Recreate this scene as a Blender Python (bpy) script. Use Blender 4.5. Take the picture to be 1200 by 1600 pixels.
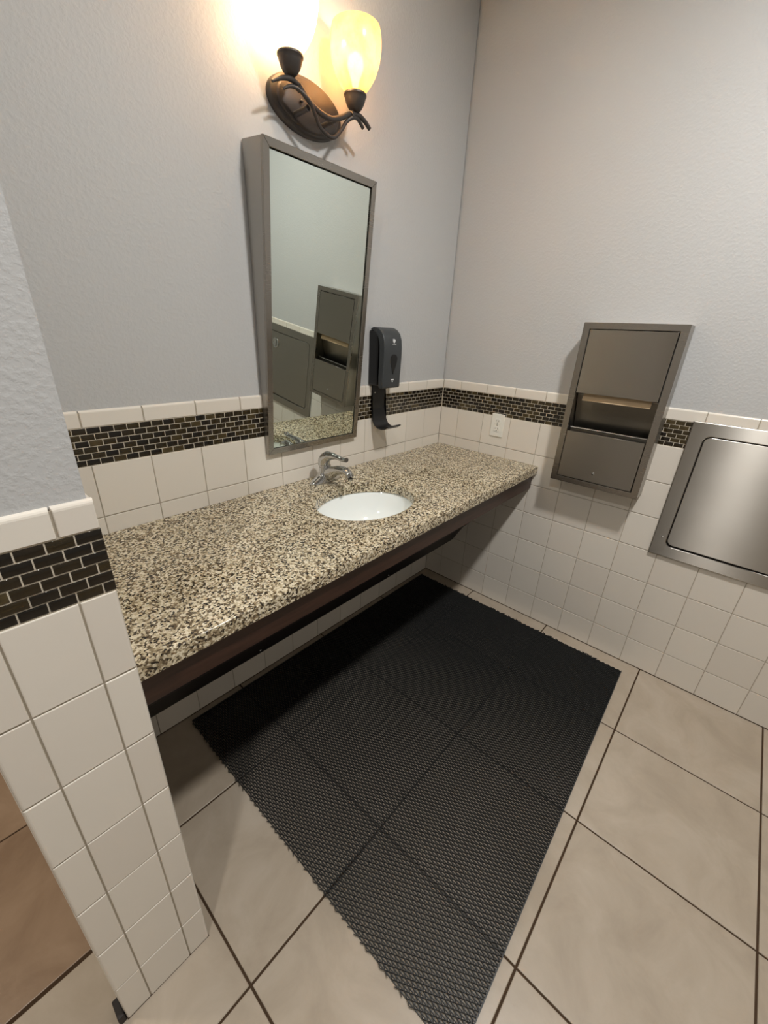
import bpy, bmesh, math, random
from mathutils import Matrix, Vector

random.seed(7)
for o in list(bpy.data.objects):
    bpy.data.objects.remove(o, do_unlink=True)
SC = bpy.context.scene
COL = SC.collection

# ------------------------------------------------------------------ camera
cam_data = bpy.data.cameras.new('camera')
cam = bpy.data.objects.new('camera', cam_data)
COL.objects.link(cam)
SC.camera = cam
cam_data.sensor_fit = 'VERTICAL'
cam_data.sensor_height = 24.0
cam_data.lens = 636.37 / 1600 * 24.0
cam_data.clip_start = 0.02
cam.matrix_world = (Matrix.Translation((-1.9763, -1.2981, 1.4384)) @
                    Matrix.Rotation(-0.8644, 4, 'Z') @ Matrix.Rotation(1.1529, 4, 'X') @
                    Matrix.Rotation(0.0482, 4, 'Z'))

# ------------------------------------------------------------------ world, lights, exposure
world = bpy.data.worlds.new('world')
SC.world = world
world.use_nodes = True
world.node_tree.nodes['Background'].inputs[0].default_value = (0.9, 0.95, 1.0, 1)
world.node_tree.nodes['Background'].inputs[1].default_value = 0.05

def ceiling_lamp(name, loc, power, size, color):
    d = bpy.data.lights.new(name, 'AREA')
    d.shape = 'DISK'
    d.size = size
    d.energy = power
    d.color = color
    o = bpy.data.objects.new(name, d)
    o.location = loc
    COL.objects.link(o)
    return o

CEIL = 2.74
ceiling_lamp('ceiling_light_main', (-2.63, -1.42, CEIL - 0.02), 15, 0.12, (1.0, 0.985, 0.96))
ceiling_lamp('ceiling_light_second', (-1.0, -1.42, CEIL - 0.02), 28, 0.16, (1.0, 0.985, 0.96))
ceiling_lamp('added_warm_floor_light', (-3.1, 0.6, CEIL - 0.02), 18, 0.30, (1.0, 0.88, 0.72))  # added unseen lamp, set by eye to warm the floor beyond the partition

SC.view_settings.view_transform = 'Standard'
SC.view_settings.look = 'None'
SC.view_settings.exposure = 0.2
SC.view_settings.gamma = 1.0
SC.view_settings.use_curve_mapping = False

# ------------------------------------------------------------------ materials
def lin(r, g=None, b=None):
    if g is None: r, g, b = r
    f = lambda c: (c / 255 / 12.92) if c / 255 <= 0.04045 else ((c / 255 + 0.055) / 1.055) ** 2.4
    return (f(r), f(g), f(b), 1.0)

def material(name, color, rough=0.5, metallic=0.0, spec=0.5):
    m = bpy.data.materials.new(name)
    m.use_nodes = True
    b = m.node_tree.nodes['Principled BSDF']
    b.inputs['Base Color'].default_value = color
    b.inputs['Roughness'].default_value = rough
    b.inputs['Metallic'].default_value = metallic
    b.inputs['Specular IOR Level'].default_value = spec
    return m

def nd(m, t, **kw):
    n = m.node_tree.nodes.new(t)
    for k, v in kw.items():
        setattr(n, k, v)
    return n

def lk(m, a, b):
    m.node_tree.links.new(a, b)

def bsdf(m):
    return m.node_tree.nodes['Principled BSDF']

def geo_pos(m, scale=(1, 1, 1)):
    g = nd(m, 'ShaderNodeNewGeometry')
    mp = nd(m, 'ShaderNodeMapping')
    mp.inputs['Scale'].default_value = scale
    lk(m, g.outputs['Position'], mp.inputs['Vector'])
    return mp.outputs['Vector']

def noise(m, vec, scale, detail=3, rough=0.5):
    n = nd(m, 'ShaderNodeTexNoise')
    n.inputs['Scale'].default_value = scale
    n.inputs['Detail'].default_value = detail
    n.inputs['Roughness'].default_value = rough
    lk(m, vec, n.inputs['Vector'])
    return n

def ramp(m, fac, stops, interp='LINEAR'):
    r = nd(m, 'ShaderNodeValToRGB')
    r.color_ramp.interpolation = interp
    els = r.color_ramp.elements
    els[0].position, els[0].color = stops[0]
    els[1].position, els[1].color = stops[1]
    for p, c in stops[2:]:
        e = els.new(p)
        e.color = c
    lk(m, fac, r.inputs['Fac'])
    return r

def bump(m, height, strength, dist):
    b = nd(m, 'ShaderNodeBump')
    b.inputs['Strength'].default_value = strength
    b.inputs['Distance'].default_value = dist
    lk(m, height, b.inputs['Height'])
    lk(m, b.outputs['Normal'], bsdf(m).inputs['Normal'])

def random_tint(m, c0, c1):
    oi = nd(m, 'ShaderNodeObjectInfo')
    r = ramp(m, oi.outputs['Random'], [(0.0, c0), (1.0, c1)])
    return r

M = {}
# painted wall with orange-peel texture
m = M['paint'] = material('wall_paint', lin(189, 189, 188), 0.55, spec=0.35)
n = noise(m, geo_pos(m), 110, 3, 0.55)
r = ramp(m, n.outputs['Fac'], [(0.42, (0, 0, 0, 1)), (0.66, (1, 1, 1, 1))])
bump(m, r.outputs['Color'], 0.22, 0.0018)
# ceramic wall tile
m = M['tile'] = material('wall_tile_ceramic', lin(226, 218, 206), 0.16, spec=0.5)
lk(m, random_tint(m, lin(222, 214, 202), lin(229, 222, 210)).outputs['Color'], bsdf(m).inputs['Base Color'])
n = noise(m, geo_pos(m), 22, 2)
bump(m, n.outputs['Fac'], 0.08, 0.003)
M['grout'] = material('wall_grout', lin(176, 166, 150), 0.85, spec=0.2)
# glass mosaic
m = M['brick'] = material('brown_glass_mosaic', lin(52, 42, 24), 0.08, spec=0.6)
oi = nd(m, 'ShaderNodeObjectInfo')
r = ramp(m, oi.outputs['Random'], [(0.0, lin(16, 12, 8)), (0.4, lin(32, 24, 12)), (0.8, lin(50, 40, 18)), (1.0, lin(80, 68, 42))])
n = noise(m, geo_pos(m, (1, 1, 5)), 60, 3)
mx = nd(m, 'ShaderNodeMix', data_type='RGBA', blend_type='MULTIPLY')
mx.inputs[0].default_value = 0.7
lk(m, r.outputs['Color'], mx.inputs[6])
r2 = ramp(m, n.outputs['Fac'], [(0.3, (0.35, 0.35, 0.35, 1)), (0.7, (1.4, 1.35, 1.2, 1))])
lk(m, r2.outputs['Color'], mx.inputs[7])
lk(m, mx.outputs[2], bsdf(m).inputs['Base Color'])
M['mosaic_grout'] = material('mosaic_grout', lin(206, 196, 178), 0.8, spec=0.2)

def floor_material(name, c0, c1, c2):
    m = material(name, c1, 0.32, spec=0.45)
    oi = nd(m, 'ShaderNodeObjectInfo')
    ad = nd(m, 'ShaderNodeVectorMath', operation='MULTIPLY_ADD')
    ad.inputs[1].default_value = (1, 1, 1)
    cb = nd(m, 'ShaderNodeCombineXYZ')
    ml = nd(m, 'ShaderNodeMath', operation='MULTIPLY')
    ml.inputs[1].default_value = 40
    lk(m, oi.outputs['Random'], ml.inputs[0])
    lk(m, ml.outputs[0], cb.inputs[2])
    lk(m, geo_pos(m), ad.inputs[0])
    lk(m, cb.outputs[0], ad.inputs[2])
    n = noise(m, ad.outputs[0], 5.5, 8, 0.62)
    n.inputs['Distortion'].default_value = 0.6
    r = ramp(m, n.outputs['Fac'], [(0.32, c0), (0.5, c1), (0.68, c2)])
    lk(m, r.outputs['Color'], bsdf(m).inputs['Base Color'])
    n2 = noise(m, geo_pos(m), 60, 4)
    bump(m, n2.outputs['Fac'], 0.12, 0.002)
    return m

M['floor'] = floor_material('floor_porcelain', lin(168, 154, 136), lin(178, 164, 146), lin(187, 174, 157))
M['floor_tan'] = floor_material('floor_tan', lin(140, 114, 90), lin(154, 128, 103), lin(164, 138, 113))
M['floor_grout'] = material('floor_grout_brown', lin(72, 56, 42), 0.9, spec=0.15)
M['black_gap'] = material('dark_rubber_gap_shade', lin(30, 24, 22), 0.6)  # rubber of the foot block, and shade painted into narrow gaps
# granite
m = M['granite'] = material('speckled_granite', lin(190, 175, 140), 0.14, spec=0.5)
pos = geo_pos(m)
nz = noise(m, pos, 170, 3)
mixv = nd(m, 'ShaderNodeMix', data_type='VECTOR')
mixv.inputs[0].default_value = 0.0055
lk(m, pos, mixv.inputs[4])
lk(m, nz.outputs['Color'], mixv.inputs[5])
v1 = nd(m, 'ShaderNodeTexVoronoi')
v1.inputs['Scale'].default_value = 225
lk(m, mixv.outputs[1], v1.inputs['Vector'])
sp = nd(m, 'ShaderNodeSeparateColor')
lk(m, v1.outputs['Color'], sp.inputs[0])
r = ramp(m, sp.outputs[0], [(0.0, lin(46, 38, 30)), (0.15, lin(100, 85, 64)), (0.34, lin(150, 134, 106)), (0.50, lin(198, 184, 154)), (0.74, lin(226, 215, 190))], 'CONSTANT')
n3 = noise(m, pos, 420, 2)
mx = nd(m, 'ShaderNodeMix', data_type='RGBA', blend_type='MULTIPLY')
mx.inputs[0].default_value = 0.5
lk(m, r.outputs['Color'], mx.inputs[6])
r3 = ramp(m, n3.outputs['Fac'], [(0.3, (0.5, 0.48, 0.45, 1)), (0.62, (1, 1, 1, 1))])
lk(m, r3.outputs['Color'], mx.inputs[7])
lk(m, mx.outputs[2], bsdf(m).inputs['Base Color'])
# stained wood
m = M['wood'] = material('dark_stained_wood', lin(52, 30, 22), 0.38)
n = noise(m, geo_pos(m, (1.5, 14, 14)), 6, 5)
r = ramp(m, n.outputs['Fac'], [(0.35, lin(46, 26, 18)), (0.65, lin(60, 37, 27))])
lk(m, r.outputs['Color'], bsdf(m).inputs['Base Color'])
M['ceramic'] = material('white_vitreous_china', lin(240, 243, 240), 0.08, spec=0.6)
M['chrome'] = material('polished_chrome', lin(205, 205, 204), 0.06, 1.0)

def brushed(name, col, rough, axis, horizontal=True, aniso=0.75):
    m = material(name, col, rough, 1.0)
    b = bsdf(m)
    b.inputs['Anisotropic'].default_value = aniso
    t = nd(m, 'ShaderNodeTangent', direction_type='RADIAL', axis='Z')
    lk(m, t.outputs[0], b.inputs['Tangent'])
    b.inputs['Anisotropic Rotation'].default_value = 0.25 if horizontal else 0.0
    sc = (3, 3, 260) if horizontal else (260, 260, 3)
    n = noise(m, geo_pos(m, sc), 2.2, 4, 0.6)
    n2 = noise(m, geo_pos(m), 9, 3)
    ad = nd(m, 'ShaderNodeMath', operation='MULTIPLY_ADD')
    lk(m, n.outputs['Fac'], ad.inputs[0])
    ad.inputs[1].default_value = 0.02
    ad2 = nd(m, 'ShaderNodeMath', operation='MULTIPLY_ADD')
    lk(m, n2.outputs['Fac'], ad2.inputs[0])
    ad2.inputs[1].default_value = 0.03
    ad2.inputs[2].default_value = rough - 0.025
    lk(m, ad2.outputs[0], ad.inputs[2])
    lk(m, ad.outputs[0], b.inputs['Roughness'])
    return m

M['steel'] = brushed('brushed_steel', lin(168, 163, 155), 0.305, 'Z', aniso=1.0)
M['steel_frame'] = brushed('brushed_steel_frame', lin(158, 152, 144), 0.27, 'Z', aniso=0.5)
M['steel_side'] = brushed('worn_steel', lin(170, 166, 160), 0.34, 'Z', horizontal=False, aniso=0.5)
M['steel_satin'] = material('satin_steel', lin(150, 145, 136), 0.33, 1.0)
M['mirror'] = material('mirror_glass', lin(222, 230, 222), 0.0, 1.0)
M['black_plastic'] = material('black_plastic', lin(18, 18, 19), 0.33)
m = M['charcoal'] = material('charcoal_plastic', lin(58, 61, 63), 0.42)
M['white_print'] = material('white_print', lin(225, 225, 225), 0.5)
M['white_plastic'] = material('white_plastic', lin(232, 230, 220), 0.35)
M['slot'] = material('outlet_slot_dark', lin(60, 55, 45), 0.7)
M['paper'] = material('tan_paper', lin(196, 172, 140), 0.8, spec=0.2)
m = M['bronze'] = material('oil_rubbed_bronze', lin(72, 67, 64), 0.42, 0.45)
m = M['mat'] = material('black_vinyl', lin(44, 45, 45), 0.45, spec=0.45)
M['dark_panel'] = material('black_brown_panel', lin(20, 13, 11), 0.5)  # near-black knee panel, darker than the apron wood

# amber scavo glass shade: diffusely transmitting glass
def shade_material(name, col, clear):
    m = bpy.data.materials.new(name)
    m.use_nodes = True
    nt = m.node_tree
    nt.nodes.remove(nt.nodes['Principled BSDF'])
    out = nt.nodes['Material Output']
    tl = nd(m, 'ShaderNodeBsdfTranslucent')
    df = nd(m, 'ShaderNodeBsdfDiffuse')
    tp = nd(m, 'ShaderNodeBsdfTransparent')
    gl = nd(m, 'ShaderNodeBsdfGlossy')
    gl.inputs['Roughness'].default_value = 0.2
    n = noise(m, geo_pos(m), 26, 5, 0.6)
    r = ramp(m, n.outputs['Fac'], [(0.3, (col[0], col[1] * .86, col[2] * .7, 1)), (0.7, (min(1, col[0] * 1.05), col[1], col[2] * 1.15, 1))])
    lk(m, r.outputs['Color'], tl.inputs['Color'])
    lk(m, r.outputs['Color'], df.inputs['Color'])
    tp.inputs['Color'].default_value = (1.0, 0.92, 0.76, 1)
    m1 = nd(m, 'ShaderNodeMixShader')
    m1.inputs[0].default_value = 0.25
    lk(m, tl.outputs[0], m1.inputs[1])
    lk(m, df.outputs[0], m1.inputs[2])
    m2 = nd(m, 'ShaderNodeMixShader')
    m2.inputs[0].default_value = clear
    lk(m, m1.outputs[0], m2.inputs[1])
    lk(m, tp.outputs[0], m2.inputs[2])
    m3 = nd(m, 'ShaderNodeMixShader')
    m3.inputs[0].default_value = 0.04
    lk(m, m2.outputs[0], m3.inputs[1])
    lk(m, gl.outputs[0], m3.inputs[2])
    lk(m, m3.outputs[0], out.inputs['Surface'])
    return m
M['shade'] = shade_material('amber_glass_shade', (0.93, 0.58, 0.19), 0.09)

def emissive(name, col, strength):
    m = material(name, col)
    bsdf(m).inputs['Emission Color'].default_value = col
    bsdf(m).inputs['Emission Strength'].default_value = strength
    return m
M['bulb'] = emissive('lit_bulb', (1.0, 0.82, 0.55, 1), 10)

# ------------------------------------------------------------------ geometry helpers
def link_obj(name, me, parent=None, mats=()):
    o = bpy.data.objects.new(name, me)
    COL.objects.link(o)
    if parent is not None:
        o.parent = parent
        o.matrix_parent_inverse = Matrix.Translation(-parent_world(parent))
    return o

def parent_world(p):
    # parts carry world coordinates, so only a thing's own root offset counts
    return Vector(p.location) if p.parent is None else Vector((0, 0, 0))

def pyobj(name, verts, faces, mat, parent=None, smooth=False):
    me = bpy.data.meshes.new(name)
    me.from_pydata([tuple(v) for v in verts], [], faces)
    me.materials.append(mat)
    me.update()
    if smooth:
        me.polygons.foreach_set('use_smooth', [True] * len(me.polygons))
    return link_obj(name, me, parent)

def bmobj(name, bm, mat, parent=None, smooth=False):
    bmesh.ops.recalc_face_normals(bm, faces=bm.faces)
    me = bpy.data.meshes.new(name)
    bm.to_mesh(me)
    bm.free()
    for mm in (mat if isinstance(mat, (list, tuple)) else [mat]):
        me.materials.append(mm)
    if smooth:
        me.polygons.foreach_set('use_smooth', [True] * len(me.polygons))
    return link_obj(name, me, parent)

def add_box(bm, x0, x1, y0, y1, z0, z1, mi=0):
    vs = [bm.verts.new(p) for p in ((x0, y0, z0), (x1, y0, z0), (x1, y1, z0), (x0, y1, z0), (x0, y0, z1), (x1, y0, z1), (x1, y1, z1), (x0, y1, z1))]
    fs = []
    for f in ((3, 2, 1, 0), (4, 5, 6, 7), (0, 1, 5, 4), (1, 2, 6, 5), (2, 3, 7, 6), (3, 0, 4, 7)):
        fc = bm.faces.new([vs[i] for i in f])
        fc.material_index = mi
        fs.append(fc)
    return vs, fs

def box(name, x0, x1, y0, y1, z0, z1, mat, parent=None, bev=0.0, seg=2):
    bm = bmesh.new()
    add_box(bm, min(x0, x1), max(x0, x1), min(y0, y1), max(y0, y1), min(z0, z1), max(z0, z1))
    if bev:
        bmesh.ops.bevel(bm, geom=list(bm.edges), offset=bev, segments=seg, affect='EDGES', profile=0.5)
    return bmobj(name, bm, mat, parent)

def lathe(name, prof, center, mat, parent=None, n=40, sx=1.0, sy=1.0, axis='Z', cap=False):
    """prof: list of (r, h) ; revolved about vertical axis (Z) or -Y axis"""
    vs, fs = [], []
    for r, h in prof:
        for i in range(n):
            a = 2 * math.pi * i / n
            p = (r * sx * math.cos(a), r * sy * math.sin(a), h)
            if axis == 'Y':
                p = (p[0], -p[2], p[1])
            elif axis == 'X':
                p = (-p[2], p[0], p[1])
            vs.append((p[0] + center[0], p[1] + center[1], p[2] + center[2]))
    for k in range(len(prof) - 1):
        for i in range(n):
            j = (i + 1) % n
            fs.append((k * n + i, k * n + j, (k + 1) * n + j, (k + 1) * n + i))
    if cap:
        fs.append(tuple(range(n))[::-1])
        fs.append(tuple((len(prof) - 1) * n + i for i in range(n)))
    bm = bmesh.new()
    bv = [bm.verts.new(v) for v in vs]
    for f in fs:
        bm.faces.new([bv[i] for i in f])
    bmesh.ops.remove_doubles(bm, verts=bm.verts, dist=1e-6)
    o = bmobj(name, bm, mat, parent, smooth=True)
    auto_smooth(o, 50)
    return o

def auto_smooth(o, deg=40):
    me = o.data
    bm = bmesh.new()
    bm.from_mesh(me)
    lim = math.radians(deg)
    for e in bm.edges:
        if len(e.link_faces) == 2:
            e.smooth = e.calc_face_angle(0.0) < lim
    bm.to_mesh(me)
    bm.free()
    me.polygons.foreach_set('use_smooth', [True] * len(me.polygons))

def catmull(pts, per=8):
    P = [Vector(p) for p in pts]
    P = [P[0] * 2 - P[1]] + P + [P[-1] * 2 - P[-2]]
    out = []
    for i in range(1, len(P) - 2):
        for k in range(per):
            t = k / per
            a, b, c, d = P[i - 1], P[i], P[i + 1], P[i + 2]
            out.append(0.5 * ((2 * b) + (c - a) * t + (2 * a - 5 * b + 4 * c - d) * t * t + (3 * b - a - 3 * c + d) * t ** 3))
    out.append(P[-2])
    return out

def tube(name, pts, radii, mat, parent=None, n=14, per=8, flat=None, up=(0, 1, 0)):
    """smooth tube through pts; radii per control point (number or (ru, rv))"""
    path = catmull(pts, per)
    rr = []
    for i in range(len(path)):
        t = i / per
        k = min(int(t), len(radii) - 2)
        f = t - k
        a, b = radii[k], radii[k + 1]
        a = a if isinstance(a, tuple) else (a, a)
        b = b if isinstance(b, tuple) else (b, b)
        f = f * f * (3 - 2 * f)
        rr.append((a[0] + (b[0] - a[0]) * f, a[1] + (b[1] - a[1]) * f))
    bm = bmesh.new()
    rings = []
    upv = Vector(up)
    for i, p in enumerate(path):
        d = (path[min(i + 1, len(path) - 1)] - path[max(i - 1, 0)]).normalized()
        s = d.cross(upv)
        if s.length < 1e-4: s = d.cross(Vector((1, 0, 0)))
        s.normalize()
        w = s.cross(d).normalized()
        rings.append([bm.verts.new(p + s * (rr[i][0] * math.cos(2 * math.pi * k / n)) + w * (rr[i][1] * math.sin(2 * math.pi * k / n))) for k in range(n)])
    for a, b in zip(rings, rings[1:]):
        for k in range(n):
            bm.faces.new((a[k], a[(k + 1) % n], b[(k + 1) % n], b[k]))
    bm.faces.new(rings[0][::-1])
    bm.faces.new(rings[-1])
    o = bmobj(name, bm, mat, parent, smooth=True)
    auto_smooth(o, 55)
    return o

def prism(name, outline, axis, a0, a1, mat, parent=None, bev=0.0, seg=2, smooth_deg=None):
    """outline: list of 2D points; extruded along axis from a0 to a1"""
    def P(u, v, a):
        return {'X': (a, u, v), 'Y': (u, a, v), 'Z': (u, v, a)}[axis]
    bm = bmesh.new()
    A = [bm.verts.new(P(u, v, a0)) for u, v in outline]
    B = [bm.verts.new(P(u, v, a1)) for u, v in outline]
    bm.faces.new(A)
    bm.faces.new(B[::-1])
    n = len(outline)
    for i in range(n):
        bm.faces.new((A[i], B[i], B[(i + 1) % n], A[(i + 1) % n]))
    bmesh.ops.recalc_face_normals(bm, faces=bm.faces)
    if bev:
        es = [e for e in bm.edges if e.calc_face_angle(0) > 0.6]
        bmesh.ops.bevel(bm, geom=es, offset=bev, segments=seg, affect='EDGES', profile=0.5)
    o = bmobj(name, bm, mat, parent)
    if smooth_deg: auto_smooth(o, smooth_deg)
    return o

def rrect(u0, u1, v0, v1, r, n=6):
    pts = []
    for cu, cv, a0 in ((u1 - r, v1 - r, 0), (u0 + r, v1 - r, 90), (u0 + r, v0 + r, 180), (u1 - r, v0 + r, 270)):
        for k in range(n + 1):
            a = math.radians(a0 + 90 * k / n)
            pts.append((cu + r * math.cos(a), cv + r * math.sin(a)))
    return pts

def ring_plate(name, outer, inner, axis, a_front, a_back, mat, parent=None, bev=0.0):
    """plate with a hole: outer and inner outlines of equal point count; prism between a_front and a_back"""
    def P(u, v, a):
        return {'X': (a, u, v), 'Y': (u, a, v)}[axis]
    bm = bmesh.new()
    n = len(outer)
    L = []
    for out in (outer, inner):
        for a in (a_front, a_back):
            L.append([bm.verts.new(P(u, v, a)) for u, v in out])
    of, ob, jf, jb = L
    for i in range(n):
        k = (i + 1) % n
        bm.faces.new((of[i], of[k], jf[k], jf[i]))
        bm.faces.new((ob[k], ob[i], jb[i], jb[k]))
        bm.faces.new((of[k], of[i], ob[i], ob[k]))
        bm.faces.new((jf[i], jf[k], jb[k], jb[i]))
    bmesh.ops.recalc_face_normals(bm, faces=bm.faces)
    if bev:
        es = [e for e in bm.edges if len(e.link_faces) == 2 and e.calc_face_angle(0) > 0.9]
        bmesh.ops.bevel(bm, geom=es, offset=bev, segments=2, affect='EDGES', profile=0.5)
    return bmobj(name, bm, mat, parent)

def thing(name, label, cat, loc):
    o = bpy.data.objects.new(name, None)
    o.empty_display_size = 0.05
    o.location = loc
    COL.objects.link(o)
    o['label'] = label
    o['category'] = cat
    return o

def tag(o, label, cat, group=None):
    o['label'] = label
    o['category'] = cat
    if group: o['group'] = group
    return o

def struct(o, label=None):
    o['kind'] = 'structure'
    if label: o['label'] = label
    return o

# ------------------------------------------------------------------ dimensions solved from the photo
S = 0.154                                # wall tile pitch
RA = 0.1113                              # first column on the right wall
BB = 0.1572                              # first column on the back wall
Z1 = 0.1415
ROWS = [0.0] + [Z1 + i * S for i in range(6)] + [1.0655]
ZB0, ZB1, ZB2 = 1.0655, 1.1680, 1.2139
WL, W1, W2, WR, WY = -2.0381, -1.9877, -1.8972, -1.8477, -0.6688
FT = 0.4588
FX0, FY0 = -0.4481, -0.3642
GAP = 0.0023
PW = 0.007                               # painted face sits behind the tile face
GW = 0.0020                              # grout recess

# ------------------------------------------------------------------ structure
def wall(name, boxes, label):
    """boxes: (x0,x1,y0,y1,z0,z1,material index)"""
    bm = bmesh.new()
    for b in boxes:
        add_box(bm, *b)
    return struct(bmobj(name, bm, [M['paint'], M['grout'], M['mosaic_grout']]), label)

XL, YF, YB = -4.0, -3.3, 1.6
wall_back = wall('wall_back', [
    (WR + 0.004, 0.0, PW, 0.12, ZB2 - 0.006, CEIL, 0),
    (WR + 0.004, 0.0, GW, 0.12, 0, ZB0 - .002, 1), (WR + 0.004, 0.0, 0.0018, 0.12, ZB0 - .002, ZB1 + .002, 2), (WR + 0.004, 0.0, GW, 0.12, ZB1 + .002, ZB2 - 0.006, 1)],
    'pale grey painted wall above cream tile behind the vanity')
wall_right = wall('wall_right', [
    (PW, 0.12, YF, 0.12, ZB2 - 0.006, CEIL, 0),
    (GW, 0.12, YF, 0.12, 0, ZB0 - .002, 1), (0.0018, 0.12, YF, 0.12, ZB0 - .002, ZB1 + .002, 2), (GW, 0.12, YF, 0.12, ZB1 + .002, ZB2 - 0.006, 1)],
    'pale grey painted wall above cream tile with the steel dispensers')
wall_left = wall('wall_left', [
    (WL + PW, WR - PW, WY + PW, YB, ZB2 - 0.006, CEIL, 0),
    (WL + GW, WR - GW, WY + GW, YB, 0, ZB0 - .002, 1), (WL + .0018, WR - .0018, WY + .0018, YB, ZB0 - .002, ZB1 + .002, 2), (WL + GW, WR - GW, WY + GW, YB, ZB1 + .002, ZB2 - 0.006, 1)],
    'narrow tiled end of the partition wall at the left')
wall_front = wall('wall_front', [(XL, 0.12, YF - 0.12, YF, 0, CEIL, 0)], 'painted wall behind the camera')
wall_side = wall('wall_side', [(XL - 0.12, XL, YF - .12, YB + .12, 0, CEIL, 0)], 'painted wall across the room')
wall_rear = wall('wall_rear', [(XL, WL + PW, YB, YB + 0.12, 0, CEIL, 0)], 'painted wall at the end of the side space')
bm = bmesh.new()
add_box(bm, XL - .12, 0.12, YF - .12, YB + .12, CEIL, CEIL + 0.1)
struct(bmobj('ceiling', bm, [M['paint']]), 'painted ceiling')
bm = bmesh.new()
add_box(bm, XL - .12, 0.12, YF - .12, YB + .12, -0.12, -0.0025)
floor = struct(bmobj('floor', bm, [M['floor_grout']]), 'beige stone-look tile floor with brown grout')

# ---- flat tile pieces (front face at local y=0 looking along -Y)
TILE_CACHE = {}
def tile_mesh(w, h, mat, t=0.007, bev=0.0014, sides=(1, 1, 1, 1), big=0.0):
    """sides: left,right,bottom,top use the small bevel; 2 uses the big radius"""
    key = (round(w, 4), round(h, 4), mat.name, t, bev, sides, big)
    if key in TILE_CACHE:
        return TILE_CACHE[key]
    ins = [big if s == 2 else bev for s in sides]
    dep = [big if s == 2 else bev for s in sides]
    def ring(k, y):        # k: 0..1 amount of inset
        l, r_, b, tp = [i * k for i in ins]
        return [(-w / 2 + l, y, -h / 2 + b), (w / 2 - r_, y, -h / 2 + b), (w / 2 - r_, y, h / 2 - tp), (-w / 2 + l, y, h / 2 - tp)]
    vs, fs = [], []
    steps = [(0, t)]
    if big:
        # rounded sides: build three steps
        for k in range(0, 5):
            a = math.pi / 2 * k / 4
            steps.append((1 - math.cos(a), max(ins) * (1 - math.sin(a))))
    else:
        steps += [(0, bev), (0.3, bev * 0.3), (1, 0)]
    for k, y in steps:
        vs += ring(k, y)
    for s in range(len(steps) - 1):
        for i in range(4):
            j = (i + 1) % 4
            fs.append((s * 4 + i, s * 4 + j, (s + 1) * 4 + j, (s + 1) * 4 + i))
    q = (len(steps) - 1) * 4
    fs.append((q, q + 1, q + 2, q + 3))
    me = bpy.data.meshes.new('tile')
    me.from_pydata(vs, [], fs)
    me.materials.append(mat)
    bm = bmesh.new(); bm.from_mesh(me); bmesh.ops.recalc_face_normals(bm, faces=bm.faces)
    bm.to_mesh(me); bm.free()
    if mat is M['brick']:
        me.polygons.foreach_set('use_smooth', [True] * len(me.polygons))
    TILE_CACHE[key] = me
    return me

def put(name, me, parent, loc, rot):
    o = bpy.data.objects.new(name, me)
    o.location = loc
    o.rotation_euler = rot
    COL.objects.link(o)
    o.parent = parent
    return o

def face_back(u, z, d=0.0):  return (u, d, z), (0, 0, 0)
def face_right(u, z, d=0.0): return (d, u, z), (0, 0, -math.pi / 2)
def face_wing(u, z, d=0.0):  return (u, WY + d, z), (0, 0, 0)
def face_wing_in(u, z, d=0.0): return (WR - d, u, z), (0, 0, math.pi / 2)
def face_wing_out(u, z, d=0.0): return (WL + d, u, z), (0, 0, -math.pi / 2)

def jit(a): return random.uniform(-a, a)

def tile_wall(parent, face, joints, row_edges=ROWS, edge_sides=None):
    joints = sorted(joints)
    n = len(joints) - 1
    for i in range(n):
        u0, u1 = joints[i], joints[i + 1]
        w = u1 - u0 - GAP
        for r in range(len(row_edges) - 1):
            z0, z1 = row_edges[r], row_edges[r + 1]
            zz0 = z0 + (0.0015 if r else 0.0036)
            h = z1 - 0.0015 - zz0
            if edge_sides and ((i == 0 and edge_sides[0]) or (i == n - 1 and edge_sides[1])):
                sd = (2 if (i == 0 and edge_sides[0]) else 1, 2 if (i == n - 1 and edge_sides[1]) else 1, 1, 1)
                me = tile_mesh(w, h, M['tile'], sides=sd, big=0.005)
            else:
                me = tile_mesh(w, h, M['tile'])
            l, ro = face((u0 + u1) / 2, (zz0 + z1 - 0.0015) / 2, jit(0.0003))
            put('wall_tile', me, parent, l, ro)
        sd = (1, 1, 1, 2)
        h = ZB2 - ZB1 - 0.002
        me = tile_mesh(w, h, M['tile'], t=0.008, sides=sd, big=0.007)
        l, ro = face((u0 + u1) / 2, ZB1 + 0.001 + h / 2, jit(0.0002))
        put('bullnose_tile', me, parent, l, ro)

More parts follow.
